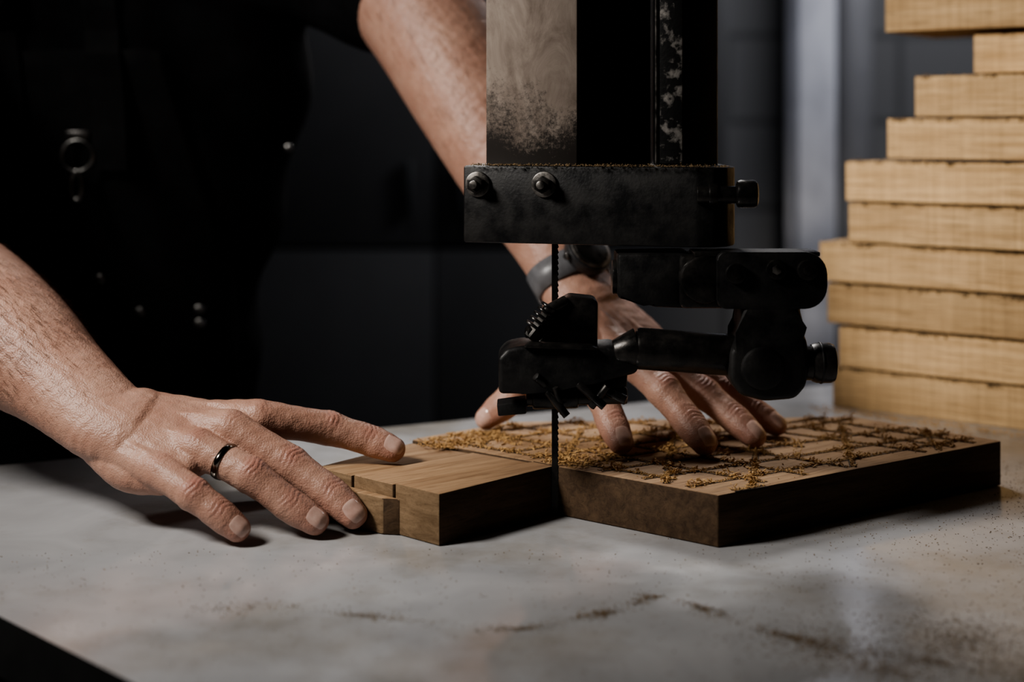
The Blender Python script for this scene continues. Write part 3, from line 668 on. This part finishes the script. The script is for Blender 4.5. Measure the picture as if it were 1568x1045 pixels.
for k,sx in enumerate((-.50,-.40)):
    pts=[]; 
    for i in range(14):
        z=.24+.30*i/13; x=sx+(.03 if k==0 else -.02)*(i/13)**2*(1 if k else -1)
        y=hitp(x,z) if z<.50 else pts[-1][1]+.02
        pts.append((x,min(y,1.56)-.006,z))
    V=[];Fc=[]
    for i,(x,y,z) in enumerate(pts): V+=[(x-.017,y,z),(x+.017,y,z),(x+.017,y-.003,z),(x-.017,y-.003,z)]
    for i in range(13):
        for j in range(4): Fc.append((i*4+j,i*4+(j+1)%4,i*4+4+(j+1)%4,i*4+4+j))
    from_np('apron_strap_%d'%(k+1),V,Fc,M_apron,man)
def torus(name,c,R,r,mat,rot=(math.pi/2,0,0),sc=(1,1,1)):
    bm=bmesh.new(); N,K=32,10
    vs=[[bm.verts.new(((R+r*math.cos(b))*math.cos(a)*sc[0],(R+r*math.cos(b))*math.sin(a)*sc[1],r*math.sin(b))) for b in np.linspace(0,2*math.pi,K,endpoint=False)] for a in np.linspace(0,2*math.pi,N,endpoint=False)]
    for i in range(N):
        for j in range(K): bm.faces.new((vs[i][j],vs[(i+1)%N][j],vs[(i+1)%N][(j+1)%K],vs[i][(j+1)%K]))
    o=from_bm(name,bm,mat,man,smooth=True); o.location=c; o.rotation_euler=rot; return o
x,z=-.432,.255; y=hitp(x,z)-.012
torus('apron_clip_ring',(x,y,z),.0155,.0018,M_hw)
torus('apron_clip_hook',(x,y-.002,z-.030),.0075,.0018,M_hw,sc=(.7,1.9,1))
box('apron_clip_plate',(x,y+.002,z+.020),(.024,.004,.010),M_blk2,man)
for i,(x,z) in enumerate([(-.3286,.091),(-.3290,.076),(-.423,.127),(-.387,.090),(-.235,.262)]):
    y=hitp(x,z); cyl('apron_rivet_%d'%i,(x,y+.002,z),(x,y-.006,z),.006 if i<4 else .004,M_hw,man,n=24,bevel=.002)
acc=Acc()
tube(acc,[[-.45,1.63,-.22,.17,.12],[-.45,1.635,-.12,.172,.12]],np.array([0,-1,0]),n=4,seg=32)
for sx,fy in ((-.09,1.66),(.09,1.72)):
    tube(acc,[[X0+sx*.8,1.64,-.18,.09,.1],[X0+sx,1.64,-.35,.085,.092],[X0+sx*1.2,fy-.02,-.52,.065,.068],[X0+sx*1.3,fy,-.70,.06,.063],[X0+sx*1.35,fy+.02,-.86,.052,.056]],np.array([0,-1,0]),n=5,seg=28)
remeshed('trousers',acc,.008,5,M_trou,man)
for i,(sx,fy) in enumerate(((-.12,1.68),(.12,1.74))):
    acc=Acc(); x=X0+sx
    tube(acc,[[x,fy+.05,F+.05,.042,.046],[x,fy,F+.048,.044,.045],[x,fy-.09,F+.040,.046,.037],[x,fy-.17,F+.032,.042,.028]],np.array([0,0,1]),n=5,seg=24)
    tube(acc,[[x,fy+.02,F+.06,.046,.05],[x,fy+.02,F+.13,.045,.05]],np.array([0,-1,0]),n=4,seg=24)
    remeshed('boot_%d'%(i+1),acc,.006,4,M_shoe,man)
acc=Acc()
tube(acc,[[-.44,1.485,.50,.062,.06],[-.437,1.465,.58,.056,.058],[-.432,1.445,.64,.055,.06]],np.array([0,-1,0]),n=5,seg=28)
tube(acc,[[-.427,1.385,.600,.036,.036],[-.428,1.395,.63,.058,.062],[-.43,1.415,.69,.072,.088],[-.432,1.43,.75,.076,.096],[-.433,1.44,.79,.064,.078]],np.array([0,-1,-.2]),n=6,seg=32)
tube(acc,[[-.429,1.322,.712,.006,.008],[-.429,1.310,.690,.009,.009],[-.429,1.303,.672,.0135,.010]],np.array([0,-1,0]),n=4,seg=16)
tube(acc,[[-.448,1.326,.648,.006,.006],[-.428,1.318,.650,.008,.009],[-.408,1.326,.648,.006,.006]],np.array([0,0,1]),n=4,seg=14)
for sx in (-1,1):
    tube(acc,[[-.43+sx*.073,1.425,.68,.006,.012],[-.43+sx*.078,1.43,.705,.007,.018],[-.43+sx*.076,1.428,.73,.006,.014]],np.array([0,-1,0]),n=4,seg=14)
    tube(acc,[[-.43+sx*.048,1.343,.722,.008,.006],[-.43+sx*.028,1.333,.727,.009,.006],[-.43+sx*.012,1.336,.722,.006,.006]],np.array([0,0,1]),n=4,seg=12)
hd=remeshed('head',acc,.003,7,M_skin,man)
for i,sx in enumerate((-1,1)):
    bm=bmesh.new(); bmesh.ops.create_uvsphere(bm,u_segments=20,v_segments=14,radius=.0115); o=from_bm('eye_%d'%(i+1),bm,noisemat('eye_white_%d'%i,(.6,.58,.55),(.65,.62,.6),.2,bump=0),man,smooth=True); o.location=(-.43+sx*.030,1.3425,.706)
acc=Acc()
tube(acc,[[-.432,1.47,.66,.062,.055],[-.433,1.465,.72,.079,.080],[-.434,1.452,.775,.080,.092],[-.435,1.445,.805,.064,.076]],np.array([0,-1,-.2]),n=6,seg=30)
remeshed('hair',acc,.005,4,M_hair,man)

# ------------------------------------------------------------------ lift everything to room coordinates
for o in TOP: o.location.z+=TZ

# ------------------------------------------------------------------ lights
def area(name,loc,target,size,energy,col,sy=None,spread=180):
    L=bpy.data.lights.new(name,'AREA'); L.energy=energy; L.size=size; L.color=col; L.spread=math.radians(spread)
    if sy: L.shape='RECTANGLE'; L.size_y=sy
    o=bpy.data.objects.new(name,L); scene.collection.objects.link(o); o.location=Vector(loc)+Vector((0,0,TZ))
    o.rotation_euler=(Vector(target)-Vector(loc)).to_track_quat('-Z','Y').to_euler(); return o
area('lamp_key',(-.80,.66,.80),(-.12,1.12,.16),.22,2.0,(1,.95,.89),spread=74)
area('lamp_overhead',(.0,2.15,1.10),(-.05,1.08,.02),.35,2.0,(1,.97,.94),spread=78)
area('fill_background',(1.1,2.3,1.2),(.5,3.1,.5),.4,8.5,(.93,.94,1))  # added fill light, unseen, to brighten the post, pipe and back wall
area('fill_cabinet',(-.15,2.25,1.6),(-.10,2.9,.1),.4,3.5,(.95,.96,1))  # dim fill added to lift the cabinet doors out of black; no fixture there
L=bpy.data.lights.new('fill_stack_spot','SPOT'); L.energy=44; L.spot_size=math.radians(31); L.spot_blend=.6; L.shadow_soft_size=.04; L.color=(1,.93,.84)  # unseen spot added only to brighten the board stack
o=bpy.data.objects.new('fill_stack_spot',L); scene.collection.objects.link(o); lo=Vector((.25,.30,.70)); o.location=lo+Vector((0,0,TZ)); o.rotation_euler=(Vector((.54,1.35,.27))-lo).to_track_quat('-Z','Y').to_euler()
w=bpy.data.worlds.new('World'); scene.world=w; w.use_nodes=True
w.node_tree.nodes['Background'].inputs[0].default_value=(.5,.55,.65,1); w.node_tree.nodes['Background'].inputs[1].default_value=.02
try:
    scene.view_settings.view_transform='AgX'; scene.view_settings.look='AgX - Medium High Contrast'
except Exception as e: print(e)
scene.view_settings.exposure=.3
# ------------------------------------------------------------------ camera
cd=bpy.data.cameras.new('camera'); cam=bpy.data.objects.new('camera',cd); scene.collection.objects.link(cam)
cam.location=(0,0,TZ+.28); cam.rotation_euler=(math.pi/2,0,0); cd.lens=50; cd.sensor_width=36; cd.shift_y=-395/1920; cd.clip_start=.02
cd.dof.use_dof=True; cd.dof.focus_distance=1.01; cd.dof.aperture_fstop=3.2
scene.camera=cam
